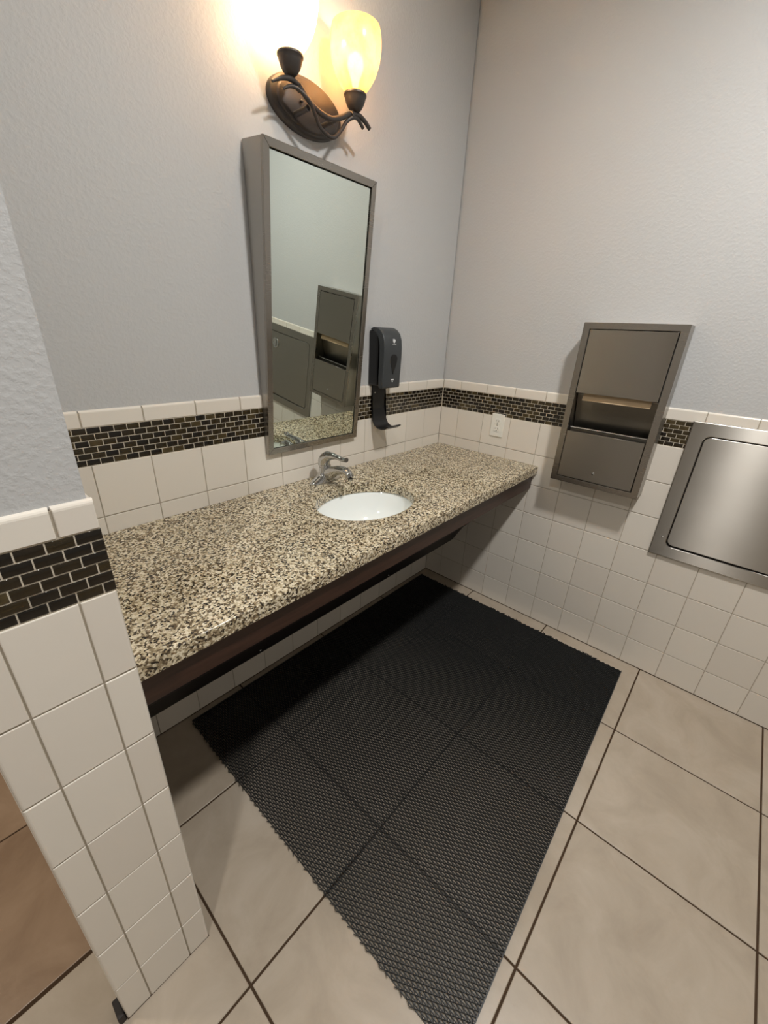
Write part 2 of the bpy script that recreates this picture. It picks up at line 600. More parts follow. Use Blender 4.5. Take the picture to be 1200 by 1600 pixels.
BP, BH = 0.0328, 0.017083
def mosaic(parent, face, u_from, u_to, odd_phase, even_phase, limit_key, limit=300):
    """brick joints at u = u_from_ref + n*BP (+phase); pieces as objects, nearest first, the rest joined"""
    lo, hi = min(u_from, u_to), max(u_from, u_to)
    pieces = []
    for r in range(6):               # r=0 top row
        ph = odd_phase if r % 2 == 0 else even_phase
        z = ZB1 - (r + 0.5) * BH
        k = math.floor((lo - ph) / BP) - 1
        while True:
            a = ph + k * BP
            b = a + BP
            k += 1
            if a >= hi - 1e-6: break
            a2, b2 = max(a, lo), min(b, hi)
            if b2 - a2 < 0.006: continue
            pieces.append(((a2 + b2) / 2, z, b2 - a2 - 0.0026))
    pieces.sort(key=limit_key)
    rest = []
    for i, (u, z, w) in enumerate(pieces):
        me = tile_mesh(w + 0.0009, BH - 0.0016, M['brick'], t=0.005, sides=(2, 2, 2, 2), big=0.0018)
        l, ro = face(u, z, 0.0005 + jit(0.0003))
        if i < limit:
            put('mosaic_brick', me, parent, l, ro)
        else:
            rest.append((me, Matrix.Translation(l) @ Matrix.Rotation(ro[2], 4, 'Z')))
    if rest:
        bm = bmesh.new()
        for me, mat4 in rest:
            nb = len(bm.verts)
            bm.from_mesh(me)
            bm.verts.ensure_lookup_table()
            bmesh.ops.transform(bm, matrix=mat4, verts=bm.verts[nb:])
        o = bmobj('mosaic_bricks', bm, M['brick'])
        o.parent = parent
        o['kind'] = 'stuff'

# back wall pieces
jb = [0.0] + [-(BB + i * S) for i in range(11)] + [WR]
tile_wall(wall_back, face_back, [j for j in jb if j >= WR])
mosaic(wall_back, face_back, WR + 0.002, -0.0015, -BP / 2, 0.0, lambda p: (-1.15 < p[0] < -0.72, abs(p[0] + 1.3)))
# right wall pieces
jr = [0.0] + [-(RA + i * S) for i in range(16)]
tile_wall(wall_right, face_right, jr)
mosaic(wall_right, face_right, jr[-1], -0.0015, -BP / 2, 0.0, lambda p: (p[0] < -1.2, abs(p[0] + 0.8)))
# wing pieces
tile_wall(wall_left, face_wing, [WL, W1, W2, WR], edge_sides=(1, 1))
mosaic(wall_left, face_wing, WL, WR, WR, WR - BP / 2, lambda p: 0)
ji = [-0.0015, -0.139, -0.293, -0.447, -0.601, WY + 0.0075]
tile_wall(wall_left, face_wing_in, ji)
mosaic(wall_left, face_wing_in, WY + 0.006, -0.0015, 0, BP / 2, lambda p: -p[0], 130)
jo = [WY + 0.0075, -0.601, -0.447, -0.293, -0.139, 0.015, 0.169, 0.323]
tile_wall(wall_left, face_wing_out, jo)
mosaic(wall_left, face_wing_out, WY + 0.006, 0.3, 0, BP / 2, lambda p: p[0], 60)

# dark joint where the tile meets the floor
def joint(parent, b):
    bm = bmesh.new(); add_box(bm, *b)
    o = bmobj('base_joint', bm, M['floor_grout']); o.parent = parent
joint(wall_back, (WR + 0.001, -0.001, 0.0008, 0.004, -0.002, 0.0033))
joint(wall_right, (0.0008, 0.004, jr[-1], -0.001, -0.002, 0.0033))
joint(wall_left, (WL + 0.0008, WR - 0.0008, WY + 0.0008, WY + 0.004, -0.002, 0.0033))
joint(wall_left, (WR - 0.004, WR - 0.0008, WY + 0.004, -0.001, -0.002, 0.0033))
joint(wall_left, (WL + 0.0008, WL + 0.004, WY + 0.004, 0.32, -0.002, 0.0033))

# floor pieces
FG = 0.0055
def floor_tile(x0, x1, y0, y1, mat, bev=0.0018):
    w, h = x1 - x0 - FG, y1 - y0 - FG
    if w < 0.01 or h < 0.01: return
    me = tile_mesh(w, h, mat, t=0.009, bev=bev)
    return put('floor_tile', me, floor, ((x0 + x1) / 2, (y0 + y1) / 2, jit(0.0003)), (-math.pi / 2, 0, 0))
xs = [FX0 - k * FT for k in range(8)]
xs = [0.004] + [x for x in xs if x > XL] + [XL]
ys = [FY0 - k * FT for k in range(7)]
ys = [0.004] + [y for y in ys if y > YF] + [YF]
XSPLIT, YSPLIT = -1.944, -0.4792
for i in range(len(xs) - 1):
    for j in range(len(ys) - 1):
        x1, x0, y1, y0 = xs[i], xs[i + 1], ys[j], ys[j + 1]
        if x0 >= XSPLIT or y1 <= YSPLIT:
            floor_tile(x0, x1, y0, y1, M['floor'])
        elif y0 < YSPLIT:                     # row that is cut by the darker joint beside the wing
            if x1 > XSPLIT:                   # L-shaped tile wrapping the end of the partition
                e = FG / 2
                prism('floor_tile', [(x0 + e, y0 + e), (x1 - e, y0 + e), (x1 - e, y1 - e), (XSPLIT, y1 - e), (XSPLIT, YSPLIT - 0.004 - e), (x0 + e, YSPLIT - 0.004 - e)], 'Z', -0.009, 0.0, M['floor'], floor, 0.0018, 1)
            else:
                floor_tile(x0, x1, y0, YSPLIT - 0.004, M['floor'])
        elif x1 > XSPLIT:
            floor_tile(XSPLIT, x1, y0, y1, M['floor'])
ty = [YSPLIT, -0.0196, 0.4392, 0.898, 1.357, YB]
tx = [XSPLIT, -2.40, -2.86, -3.32, -3.78, XL]
for i in range(len(tx) - 1):
    for j in range(len(ty) - 1):
        o = floor_tile(tx[i + 1], tx[i], ty[j], ty[j + 1], M['floor_tan'])
        o['label'] = 'warm tan floor tile beyond the partition'

# ------------------------------------------------------------------ vanity counter
CT, CB_, CF = 0.859, 0.8205, -0.6035
SXC, SYC, SA, SB = -0.947, -0.331, 0.204, 0.160
def counter_mesh():
    x0, x1, y0, y1 = WR + 0.001, -0.001, CF, -0.001
    angs = [2 * math.pi * k / 96 for k in range(96)]
    for cx_, cy_ in ((x0, y0), (x1, y0), (x1, y1), (x0, y1)):
        a = math.atan2(cy_ - SYC, cx_ - SXC) % (2 * math.pi)
        k = min(range(len(angs)), key=lambda i: abs(angs[i] - a))
        angs[k] = a
    angs.sort()
    inn, out = [], []
    for a in angs:
        c, s = math.cos(a), math.sin(a)
        rr = 1 / math.sqrt((c / SA) ** 2 + (s / SB) ** 2)
        inn.append((SXC + rr * c, SYC + rr * s))
        t = min(((x1 - SXC) / c) if c > 1e-9 else ((x0 - SXC) / c) if c < -1e-9 else 9e9,
                ((y1 - SYC) / s) if s > 1e-9 else ((y0 - SYC) / s) if s < -1e-9 else 9e9)
        out.append((SXC + t * c, SYC + t * s))
    bm = bmesh.new()
    n = len(angs)
    L = [[bm.verts.new((u, v, z)) for u, v in pts] for pts in (out, inn) for z in (CT, CB_)]
    ot, ob, it, ib = L
    for i in range(n):
        k = (i + 1) % n
        bm.faces.new((ot[i], ot[k], it[k], it[i]))
        bm.faces.new((ob[k], ob[i], ib[i], ib[k]))
        bm.faces.new((ot[k], ot[i], ob[i], ob[k]))
        bm.faces.new((it[i], it[k], ib[k], ib[i]))
    bmesh.ops.recalc_face_normals(bm, faces=bm.faces)
    es = [e for e in bm.edges if len(e.link_faces) == 2 and e.calc_face_angle(0) > 0.8 and
          (abs(e.verts[0].co.y - CF) < 1e-5 and abs(e.verts[1].co.y - CF) < 1e-5 or
           all(((v.co.x - SXC) / SA) ** 2 + ((v.co.y - SYC) / SB) ** 2 < 1.02 for v in e.verts)) and
          abs(e.verts[0].co.z - e.verts[1].co.z) < 1e-5 and e.verts[0].co.z > CT - 0.001]
    bmesh.ops.bevel(bm, geom=es, offset=0.0035, segments=3, affect='EDGES', profile=0.5)
    return bm
counter = bmobj('granite_countertop', counter_mesh(), M['granite'])
tag(counter, 'speckled cream and brown granite vanity countertop with an oval sink cut-out', 'countertop')
auto_smooth(counter, 35)

sup = thing('counter_apron', 'dark stained wooden apron and sloped knee panel under the granite countertop', 'counter support', (WR / 2, -0.58, 0.285))
box('apron_board', WR + 0.001, -0.001, -0.585, -0.566, 0.740, CB_ - 0.0005, M['wood'], sup, 0.0012)
# sloped knee panel leaning back towards the wall
dz, dy = 0.105, -0.060
kp = [(-0.175, 0.285), (-0.235, 0.390), (-0.548, 0.7415), (-0.548, 0.765), (-0.222, 0.399), (-0.159, 0.294)]
panel = prism('knee_panel', kp, 'X', WR + 0.001, -0.001, M['dark_panel'], sup)
for xx, f in ((-1.36, 0.30), (-0.62, 0.28)):
    cy_, cz_ = -0.175 + dy * f, 0.285 + dz * f
    o = lathe('panel_screw', [(0.0, 0.002), (0.003, 0.0015), (0.0042, 0.0), (0.0042, -0.002)], (0, 0, 0), M['chrome'], None, 12, axis='Y')
    o.parent = panel
    o.matrix_parent_inverse = Matrix.Identity(4)
    o.location = (xx, cy_, cz_)
    o.rotation_euler = (-math.atan2(-dy, dz), 0, 0)

# ---- undermount sink
sink = thing('sink_basin', 'white oval undermount sink basin set in the granite', 'sink', (SXC, SYC, 0.68))
prof = [(1.16, 0.8195), (1.03, 0.8195), (1.015, 0.8165), (0.985, 0.800), (0.93, 0.765), (0.83, 0.728), (0.66, 0.700), (0.42, 0.685), (0.16, 0.679), (0.0, 0.678)]
prof_o = [(0.0, 0.668), (0.45, 0.673), (0.7, 0.688), (0.88, 0.717), (0.99, 0.758), (1.04, 0.798), (1.16, 0.8085), (1.16, 0.8195)]
lathe('bowl', [(r, z) for r, z in prof + prof_o], (SXC, SYC, 0), M['ceramic'], sink, 72, SA, SB)
dr = lathe('drain', [(0.0, 0.6795), (0.012, 0.680), (0.015, 0.683), (0.020, 0.6825), (0.0215, 0.680), (0.0215, 0.676)], (SXC, SYC, 0), M['chrome'], sink, 28)
# ---- faucet
FXC, FYC = -0.930, -0.078
fau = thing('faucet', 'chrome single-lever faucet behind the oval sink', 'faucet', (FXC, FYC, CT))
bm = bmesh.new()
n = 40
rings = []
for k, (sx, sy, zz, sh) in enumerate([(0.076, 0.027, 0.0, 0), (0.077, 0.028, 0.003, 0), (0.074, 0.0265, 0.008, 0), (0.062, 0.0255, 0.0165, 0), (0.046, 0.0245, 0.025, 0), (0.031, 0.0235, 0.035, 0), (0.0268, 0.0240, 0.048, 0), (0.0255, 0.0235, 0.066, 0), (0.0240, 0.0225, 0.073, 0), (0.012, 0.012, 0.0745, 0)]):
    ring = []
    for i in range(n):
        a = 2 * math.pi * i / n
        c, s = math.cos(a), math.sin(a)
        e = 1.0 if k > 5 else 0.85
        ring.append(bm.verts.new((FXC + sx * math.copysign(abs(c) ** 1.0, c), FYC + sy * math.copysign(abs(s) ** e, s), CT + 0.0005 + zz)))
    rings.append(ring)
for a, b in zip(rings, rings[1:]):
    for i in range(n):
        bm.faces.new((a[i], a[(i + 1) % n], b[(i + 1) % n], b[i]))
bm.faces.new(rings[0][::-1]); bm.faces.new(rings[-1])
o = bmobj('faucet_body', bm, M['chrome'], fau, True)
auto_smooth(o, 45)
sp = tube('spout', [(FXC, FYC - 0.004, 0.893), (FXC, -0.112, 0.906), (FXC, -0.150, 0.925), (FXC, -0.188, 0.934), (FXC, -0.213, 0.928), (FXC, -0.224, 0.913)],
     [(0.032, 0.021), (0.027, 0.0205), (0.019, 0.019), (0.0150, 0.018), (0.0135, 0.017), (0.0130, 0.016)], M['chrome'], fau, 20, 8, up=(1, 0, 0))
lathe('aerator', [(0.0, 0.0), (0.0095, 0.0), (0.0105, 0.002), (0.0105, 0.006)], (FXC, -0.2255, 0.9055), M['steel_satin'], None, 20).parent = sp
bpy.data.objects['aerator'].matrix_parent_inverse = Matrix.Identity(4)
lev = tube('lever_handle', [(FXC, FYC + 0.006, 0.929), (FXC, FYC + 0.004, 0.950), (FXC, -0.092, 0.968), (FXC, -0.122, 0.977), (FXC, -0.155, 0.978), (FXC, -0.184, 0.976), (FXC, -0.203, 0.979)],
     [(0.0250, 0.0235), (0.0250, 0.0245), (0.0215, 0.021), (0.0140, 0.0145), (0.0085, 0.0115), (0.0078, 0.0105), (0.0088, 0.0115)], M['chrome'], fau, 20, 8, up=(1, 0, 0))
lathe('pull_knob', [(0.0, 0.0), (0.0025, 0.0), (0.0025, 0.030), (0.0055, 0.033), (0.0065, 0.038), (0.0045, 0.042), (0.0, 0.043)], (FXC + 0.030, FYC + 0.016, CT + 0.020), M['chrome'], fau, 16)

# ------------------------------------------------------------------ tilted mirror
mir = thing('tilted_mirror', 'tall tilted mirror in a brushed steel wedge frame above the sink', 'mirror', (-0.922, -0.01, 0.998))
mx0, mx1 = -1.150, -0.694
yt, zt, yb, zb = -0.100, 1.909, -0.020, 0.998
ang = math.atan2(-(yt - yb), zt - zb)
MM = Matrix.Translation((0, yb, zb)) @ Matrix.Rotation(ang, 4, 'X')       # local: x, y out of wall (-), z up the frame
L = math.hypot(yt - yb, zt - zb)
def xform(o, m4):
    o.data.transform(m4)
    o.data.update()
def mfix(o):
    xform(o, MM)
    return o
def frame_bar(name, pts):
    # pts: outline on the frame face (x,z) 4 points; thickness 0.012 behind the face
    return mfix(prism(name, pts, 'Y', 0.0, 0.012, M['steel_frame'], mir, 0.0012))
fw = 0.0215
frame_bar('frame_rail', [(mx0, L), (mx1, L), (mx1 - fw, L - fw), (mx0 + fw, L - fw)])
frame_bar('frame_rail', [(mx0, 0), (mx1, 0), (mx1 - fw, fw), (mx0 + fw, fw)])
frame_bar('frame_stile', [(mx0, 0), (mx0 + fw, fw), (mx0 + fw, L - fw), (mx0, L)])
frame_bar('frame_stile', [(mx1, 0), (mx1 - fw, fw), (mx1 - fw, L - fw), (mx1, L)])
bm = bmesh.new()
add_box(bm, mx0 + 0.010, mx1 - 0.010, 0.0125, 0.0135, 0.010, L - 0.010)
mfix(bmobj('gap_shade_sheet', bm, M['black_gap'], mir))  # black sheet stands in for the shade between glass and frame
bm = bmesh.new()
add_box(bm, mx0 + fw + 0.0022, mx1 - fw - 0.0022, 0.0055, 0.012, fw + 0.0012, L - fw - 0.003)
mfix(bmobj('mirror_glass', bm, M['mirror'], mir))
# wedge sides back to the wall
for xa, xb in ((mx0, mx0 + 0.002), (mx1 - 0.002, mx1)):
    prism('side_panel', [(0.0015, zt + 0.008), (yt + 0.001, zt - 0.001), (yb + 0.001, zb + 0.001), (0.0015 - 0.002, zb + 0.001)], 'X', xa + 0.0002, xb - 0.0002, M['steel_side'], mir)
prism('top_panel', [(0.006, zt + 0.009), (yt + 0.002, zt - 0.0005), (yt + 0.002, zt - 0.0025), (0.006, zt + 0.007)], 'X', mx0 + 0.003, mx1 - 0.003, M['steel_side'], mir)
prism('bottom_panel', [(-0.001, zb + 0.001), (yb + 0.002, zb + 0.001), (yb + 0.002, zb + 0.003), (-0.001, zb + 0.003)], 'X', mx0 + 0.003, mx1 - 0.003, M['steel_side'], mir)

# ------------------------------------------------------------------ soap dispenser
sd = thing('soap_dispenser', 'charcoal and black plastic soap dispenser with a curved drip tray beside the mirror', 'soap dispenser', (-0.543, -0.0, 1.0))
SX0, SX1 = -0.601, -0.486
box('back_housing', SX0, SX1 - 0.003, 0.006, -0.046, 1.216, 1.440, M['black_plastic'], sd, 0.006, 3)
# cover: side profile in (y,z), curved top, swept front
pr = [(-0.002, 1.446), (-0.016, 1.4525), (-0.036, 1.4515), (-0.056, 1.443), (-0.072, 1.428), (-0.082, 1.405), (-0.086, 1.375), (-0.0865, 1.335), (-0.085, 1.29), (-0.083, 1.25), (-0.083, 1.213), (-0.078, 1.2075), (-0.060, 1.207), (-0.056, 1.212)]
inner = [(-0.054, 1.25), (-0.055, 1.30), (-0.056, 1.35), (-0.054, 1.385), (-0.046, 1.412), (-0.030, 1.432), (-0.012, 1.440), (-0.002, 1.440)]
cover = prism('cover', pr + inner, 'X', SX0 - 0.001, SX1, M['charcoal'], sd, 0.004, 3, 40)
# recessed window (teardrop) on the front of the cover
SCX = (SX0 + SX1) / 2 + 0.004
td = []
for k in range(28):
    a = 2 * math.pi * k / 28
    rx = 0.0235
    zz = math.sin(a)
    x_ = rx * math.cos(a)
    if zz < 0:
        x_ *= (1 + zz) ** 0.55 * 0.9 + 0.1 * (1 + zz)
        zz *= 3.0
    td.append((SCX + x_, 1.328 + 0.0205 * zz))
prism('level_window', td, 'Y', -0.0868, -0.080, M['black_plastic'], sd, 0.0)
# white printed marks
mk = [(-0.006, 0.010), (-0.0075, 0.002), (-0.003, -0.006), (0.003, -0.006), (0.0075, 0.002), (0.0065, 0.008), (0.0035, 0.004), (0.001, 0.010), (-0.0015, 0.004), (-0.004, 0.0075)]
prism('printed_mark', [(SCX + u, 1.399 + v) for u, v in mk], 'Y', -0.0846, -0.078, M['white_print'], sd)
prism('printed_mark', [(SCX - 0.011, 1.3875), (SCX + 0.011, 1.3875), (SCX + 0.011, 1.3893), (SCX - 0.011, 1.3893)], 'Y', -0.0862, -0.080, M['white_print'], sd)
prism('printed_mark', [(SCX - 0.009, 1.2415), (SCX + 0.009, 1.2415), (SCX + 0.009, 1.2465), (SCX - 0.009, 1.2465)], 'Y', -0.0838, -0.078, M['white_print'], sd)
prism('printed_mark', [(SCX - 0.006, 1.2385), (SCX + 0.006, 1.2385), (SCX, 1.2325)], 'Y', -0.0838, -0.078, M['white_print'], sd)
# drip tray: strap bending out at the bottom
tr = [(-0.003, 1.212), (-0.003, 1.12), (-0.004, 1.085), (-0.010, 1.057), (-0.024, 1.035), (-0.045, 1.0245), (-0.068, 1.0225), (-0.090, 1.028), (-0.108, 1.040)]
tb = [(y + (0.0035 if z < 1.06 and y > -0.02 else 0.0), z - (0.004 if y < -0.012 else 0.0)) for y, z in tr]
outl = [(y - 0.0, z) for y, z in tr]
back = []
for i, (y, z) in enumerate(tr):
    a = tr[max(i - 1, 0)]; b = tr[min(i + 1, len(tr) - 1)]
    d = Vector((b[0] - a[0], b[1] - a[1])).normalized()
    nrm = Vector((-d[1], d[0]))           # left of travel; travel is downwards then outwards
    back.append((y + (0.0028 if i < 2 else 0) + (0 if i < 2 else nrm[0] * -0.0055), z + (0 if i < 2 else nrm[1] * -0.0055)))
path3 = [(y, z) for y, z in tr]
tray = prism('drip_tray', path3 + back[::-1], 'X', -0.582, -0.490, M['black_plastic'], sd, 0.0, 2, 40)
dish = tube('tray_dish', [(-0.536, -0.050, 1.0262), (-0.536, -0.075, 1.0262), (-0.536, -0.098, 1.0335)], [(0.030, 0.0012), (0.033, 0.0016), (0.024, 0.0012)], M['charcoal'], None, 20, 6, up=(0, 0, 1))
dish.parent = sd; dish.matrix_parent_inverse = Matrix.Translation(-Vector(sd.location))
lathe('tray_screw', [(0.0, 0.0015), (0.003, 0.001), (0.0035, 0.0)], (-0.563, -0.0032, 1.181), M['chrome'], sd, 12, axis='Y')

# ------------------------------------------------------------------ wall outlet
ou = thing('wall_outlet', 'white duplex wall outlet above the granite backsplash tile', 'outlet', (0, -0.354, 0.962))
OY, OZ = -0.354, 1.020
prism('cover_plate', rrect(OY - 0.0355, OY + 0.0355, OZ - 0.0575, OZ + 0.0575, 0.003), 'X', 0.0, -0.0055, M['white_plastic'], ou, 0.0016)
for zc in (OZ + 0.0195, OZ - 0.0195):
    rc = prism('receptacle', rrect(OY - 0.0165, OY + 0.0165, zc - 0.0140, zc + 0.0140, 0.0105, 5), 'X', -0.004, -0.0072, M['white_plastic'], ou, 0.0006)
    for dy_, dz_, w_, h_ in ((-0.006, 0.003, 0.0022, 0.0085), (0.0065, 0.003, 0.0022, 0.007)):
        s_ = prism('slot', rrect(OY + dy_ - w_ / 2, OY + dy_ + w_ / 2, zc + dz_ - h_ / 2, zc + dz_ + h_ / 2, 0.0005, 1), 'X', -0.006, -0.0074, M['slot'], None)
        s_.parent = rc
    s_ = prism('slot', rrect(OY - 0.0025, OY + 0.0025, zc - 0.010, zc - 0.005, 0.002, 3), 'X', -0.006, -0.0074, M['slot'], None)
    s_.parent = rc
lathe('plate_screw', [(0.0, 0.007), (0.0022, 0.0066), (0.003, 0.005)], (0, OY, OZ), M['steel_satin'], ou, 12, axis='X')

# ------------------------------------------------------------------ towel dispenser and waste unit on the right wall
tw = thing('towel_dispenser', 'tall brushed steel paper towel dispenser with waste bin on the wall', 'towel dispenser', (-0.05, -0.883, 0.847))
DY0, DY1, DZ0, DZ1, DX = -1.063, -0.703, 0.847, 1.506, -0.100      # y range, z range, front plane
IY0, IY1, IZ0, IZ1 = -1.0365, -0.7285, 0.870, 1.4825               # opening in the frame
fo = rrect(DY0, DY1, DZ0, DZ1, 0.0015, 2)
fi = rrect(IY0, IY1, IZ0, IZ1, 0.0015, 2)
ring_plate('face_frame', fo, fi, 'X', DX, DX + 0.012, M['steel_frame'], tw, 0.0012)
for nm, b in (('side_panel', (DX + 0.012, -0.0005, DY0 + 0.0008, DY0 + 0.0025, DZ0 + 0.001, DZ1 - 0.001)),
              ('side_panel', (DX + 0.012, -0.0005, DY1 - 0.0025, DY1 - 0.0008, DZ0 + 0.001, DZ1 - 0.001)),
              ('top_panel', (DX + 0.012, 0.0055, DY0 + 0.0027, DY1 - 0.0027, DZ1 - 0.0027, DZ1 - 0.001)),
              ('bottom_panel', (DX + 0.012, -0.0005, DY0 + 0.0027, DY1 - 0.0027, DZ0 + 0.001, DZ0 + 0.0027)),
              ('recess_back', (-0.004, -0.001, DY0 + 0.003, DY1 - 0.003, DZ0 + 0.004, ZB2 - 0.01))):
    bm = bmesh.new(); add_box(bm, *b)
    bmobj(nm, bm, M['steel_side'] if 'panel' in nm else M['steel_satin'], tw)
# recess liner sides
for ya, yb_ in ((IY0 - 0.004, IY0 - 0.0025), (IY1 + 0.0025, IY1 + 0.004)):
    bm = bmesh.new(); add_box(bm, DX + 0.013, -0.005, ya, yb_, 0.90, 1.30)
    bmobj('recess_side', bm, M['steel_satin'], tw)
g = 0.0028
box('upper_door', DX - 0.001, DX + 0.010, IY0 + g, IY1 - g, 1.2365, IZ1 - g, M['steel'], tw, 0.0016)
box('door_return', DX + 0.0105, DX + 0.055, IY0 + g + .002, IY1 - g - .002, 1.2365, 1.2385, M['steel_satin'], tw)
box('towel_tray', DX + 0.028, -0.006, IY0 + .002, IY1 - .002, 1.2290, 1.2315, M['steel_satin'], tw)
# sloped inner baffle below the towel slot
prism('inner_baffle', [(-0.060, 1.229), (-0.058, 1.229), (-0.016, 1.085), (-0.019, 1.085)], 'Y', IY0 + 0.001, IY1 - 0.001, M['steel_satin'], tw)
# waste bin: front panel with a rolled rim
box('waste_front', DX - 0.0005, DX + 0.008, IY0 + g, IY1 - g, IZ0 + g, 1.0765, M['steel'], tw, 0.0016)
wr_ = tube('bin_rim', [(DX + 0.034, IY0 + 0.004, 1.0875), (DX + 0.034, (IY0 + IY1) / 2, 1.0875), (DX + 0.034, IY1 - 0.004, 1.0875)], [0.0042, 0.0042, 0.0042], M['chrome'], tw, 12, 4, up=(0, 0, 1))
box('bin_back', DX + 0.036, DX + 0.038, IY0 + 0.004, IY1 - 0.004, 0.90, 1.0875, M['steel_satin'], tw)
lathe('lock', [(0.0, 0.003), (0.005, 0.003), (0.0065, 0.0015), (0.0065, 0.0)], (DX, -0.877, 0.912), M['chrome'], tw, 18, axis='X')
bm = bmesh.new()
yy0, yy1 = -1.012, -0.757
pv = []
for k in range(9):
    t = k / 8
    y = yy0 + (yy1 - yy0) * t
    wv = 0.0012 * math.sin(t * 9)
    pv.append([bm.verts.new((DX + 0.0255 + wv, y, 1.2345)), bm.verts.new((DX + 0.020 + wv, y, 1.2210)), bm.verts.new((DX + 0.016 + 1.5 * wv, y, 1.2065)),
               bm.verts.new((DX + 0.0175 + 1.5 * wv, y, 1.2060)), bm.verts.new((DX + 0.0215 + wv, y, 1.2205)), bm.verts.new((DX + 0.0268 + wv, y, 1.2345))])
for a, b in zip(pv, pv[1:]):
    for i in range(6):
        bm.faces.new((a[i], a[(i + 1) % 6], b[(i + 1) % 6], b[i]))
bm.faces.new(pv[0][::-1]); bm.faces.new(pv[-1])
tag(bmobj('paper_towel', bm, M['paper']), 'tan folded paper towel edge hanging from the dispenser slot', 'paper towel')

# ------------------------------------------------------------------ baby changing station
bc = thing('changing_station', 'wide brushed steel fold-down changing station at the right edge of the photo', 'changing station', (0, -1.60, 0.605))
BY0, BY1, BZ0, BZ1 = -2.045, -1.155, 0.6045, 1.1775
EY0, EY1, EZ0, EZ1 = -1.996, -1.204, 0.655, 1.127
fo = rrect(BY0, BY1, BZ0, BZ1, 0.002, 6)
fi = rrect(EY0, EY1, EZ0, EZ1, 0.024, 6)
ring_plate('flange', fo, fi, 'X', -0.013, -0.0012, M['steel'], bc, 0.003)
bm = bmesh.new(); add_box(bm, -0.0028, -0.0014, EY0 - 0.01, EY1 + 0.01, EZ0 - 0.01, EZ1 + 0.01)
bmobj('gap_shade_sheet', bm, M['black_gap'], bc)  # shade in the gap around the door, put in as a black sheet
prism('door_panel', rrect(EY0 + 0.003, EY1 - 0.003, EZ0 + 0.0075, EZ1 - 0.003, 0.022, 6), 'X', -0.0125, -0.0035, M['steel'], bc, 0.0015)
lt = lathe('latch', [(0.036, 0.0), (0.036, 0.003), (0.032, 0.005), (0.0265, 0.0045), (0.024, 0.001), (0.0, 0.0005)], (-0.0125, -1.60, 1.045), M['chrome'], bc, 32, axis='X')
o = box('latch_paddle', -0.013, -0.0185, -1.606, -1.594, 1.022, 1.068, M['chrome'], None, 0.002)
o.parent = lt
lathe('hinge_rivet', [(0.0, 0.002), (0.003, 0.0015), (0.004, 0.0)], (-0.013, -1.187, 0.69), M['chrome'], bc, 12, axis='X')

# ------------------------------------------------------------------ two-light wall sconce
PXC, PZC = -0.917, 2.053
sc = thing('wall_sconce', 'oil-rubbed bronze two-light sconce with amber glass shades above the mirror', 'wall lamp', (PXC, 0, PZC))
bp_ = lathe('backplate', [(0.0, 0.022), (0.80, 0.0215), (0.835, 0.019), (0.85, 0.0145), (0.93, 0.0125), (0.97, 0.010), (0.995, 0.004), (1.0, -0.0065)], (PXC, 0, PZC), M['bronze'], sc, 64, 0.1405, 0.0698, axis='Y')
YA = -0.085
def arm(name, pts, rad, y=YA, yy=None):
    return tube(name, [(p[0], (p[2] if len(p) > 2 else y), p[1]) for p in pts], rad, M['bronze'], sc, 12, 7)
arm('scroll_arm', [(-1.100, 2.0345), (-1.066, 2.0525), (-1.034, 2.060), (-1.008, 2.0535), (-0.982, 2.0385), (-0.9506, 2.0245), (-0.9138, 2.019), (-0.884, 2.0215), (-0.8486, 2.036), (-0.810, 2.0555), (-0.775, 2.0635), (-0.746, 2.0575), (-0.722, 2.0452)],
    [0.0035, 0.0055, 0.0068, 0.0074, 0.0074, 0.0074, 0.0076, 0.0076, 0.0074, 0.0072, 0.007, 0.0066, 0.0064])
arm('scroll_arm', [(-1.064, 2.031), (-1.0406, 2.044), (-1.016, 2.0445, -0.090), (-0.984, 2.029, -0.097), (-0.959, 2.0076, -0.092), (-0.9353, 1.988), (-0.9018, 1.9765), (-0.8755, 1.981), (-0.8485, 2.0057), (-0.826, 2.033), (-0.803, 2.0485, -0.091), (-0.776, 2.053), (-0.752, 2.0378)],
    [0.003, 0.0046, 0.0054] + [0.0055] * 10)
for px, pz in ((-0.9775, 2.0165), (-0.876, 2.018)):
    tube('standoff', [(px, -0.018, pz), (px - 0.001, -0.05, pz + .0003), (px - 0.002, YA, pz + .0008)], [0.0078, 0.0074, 0.0074], M['bronze'], sc, 12, 3)
lathe('plate_finial', [(0.0, 0.013), (0.003, 0.0125), (0.0048, 0.0095), (0.0045, 0.006), (0.0022, 0.004), (0.0022, -0.001)], (-0.957, -0.021, 2.0525), M['bronze'], sc, 16, axis='Y')
for rx_, rz_, tl in ((-0.806, 2.054, 0.35), (-1.010, 2.050, -0.5)):
    o = lathe('binding_ring', [(0.0085, -0.005), (0.0105, -0.004), (0.0105, 0.004), (0.0085, 0.005)], (0, 0, 0), M['bronze'], None, 18)
    o.parent = sc
    o.location = (rx_ - PXC, YA - 0.002, rz_ - PZC)
    o.rotation_euler = (0, math.pi / 2 - tl, 0)
CUPX = (-1.037, -0.790)
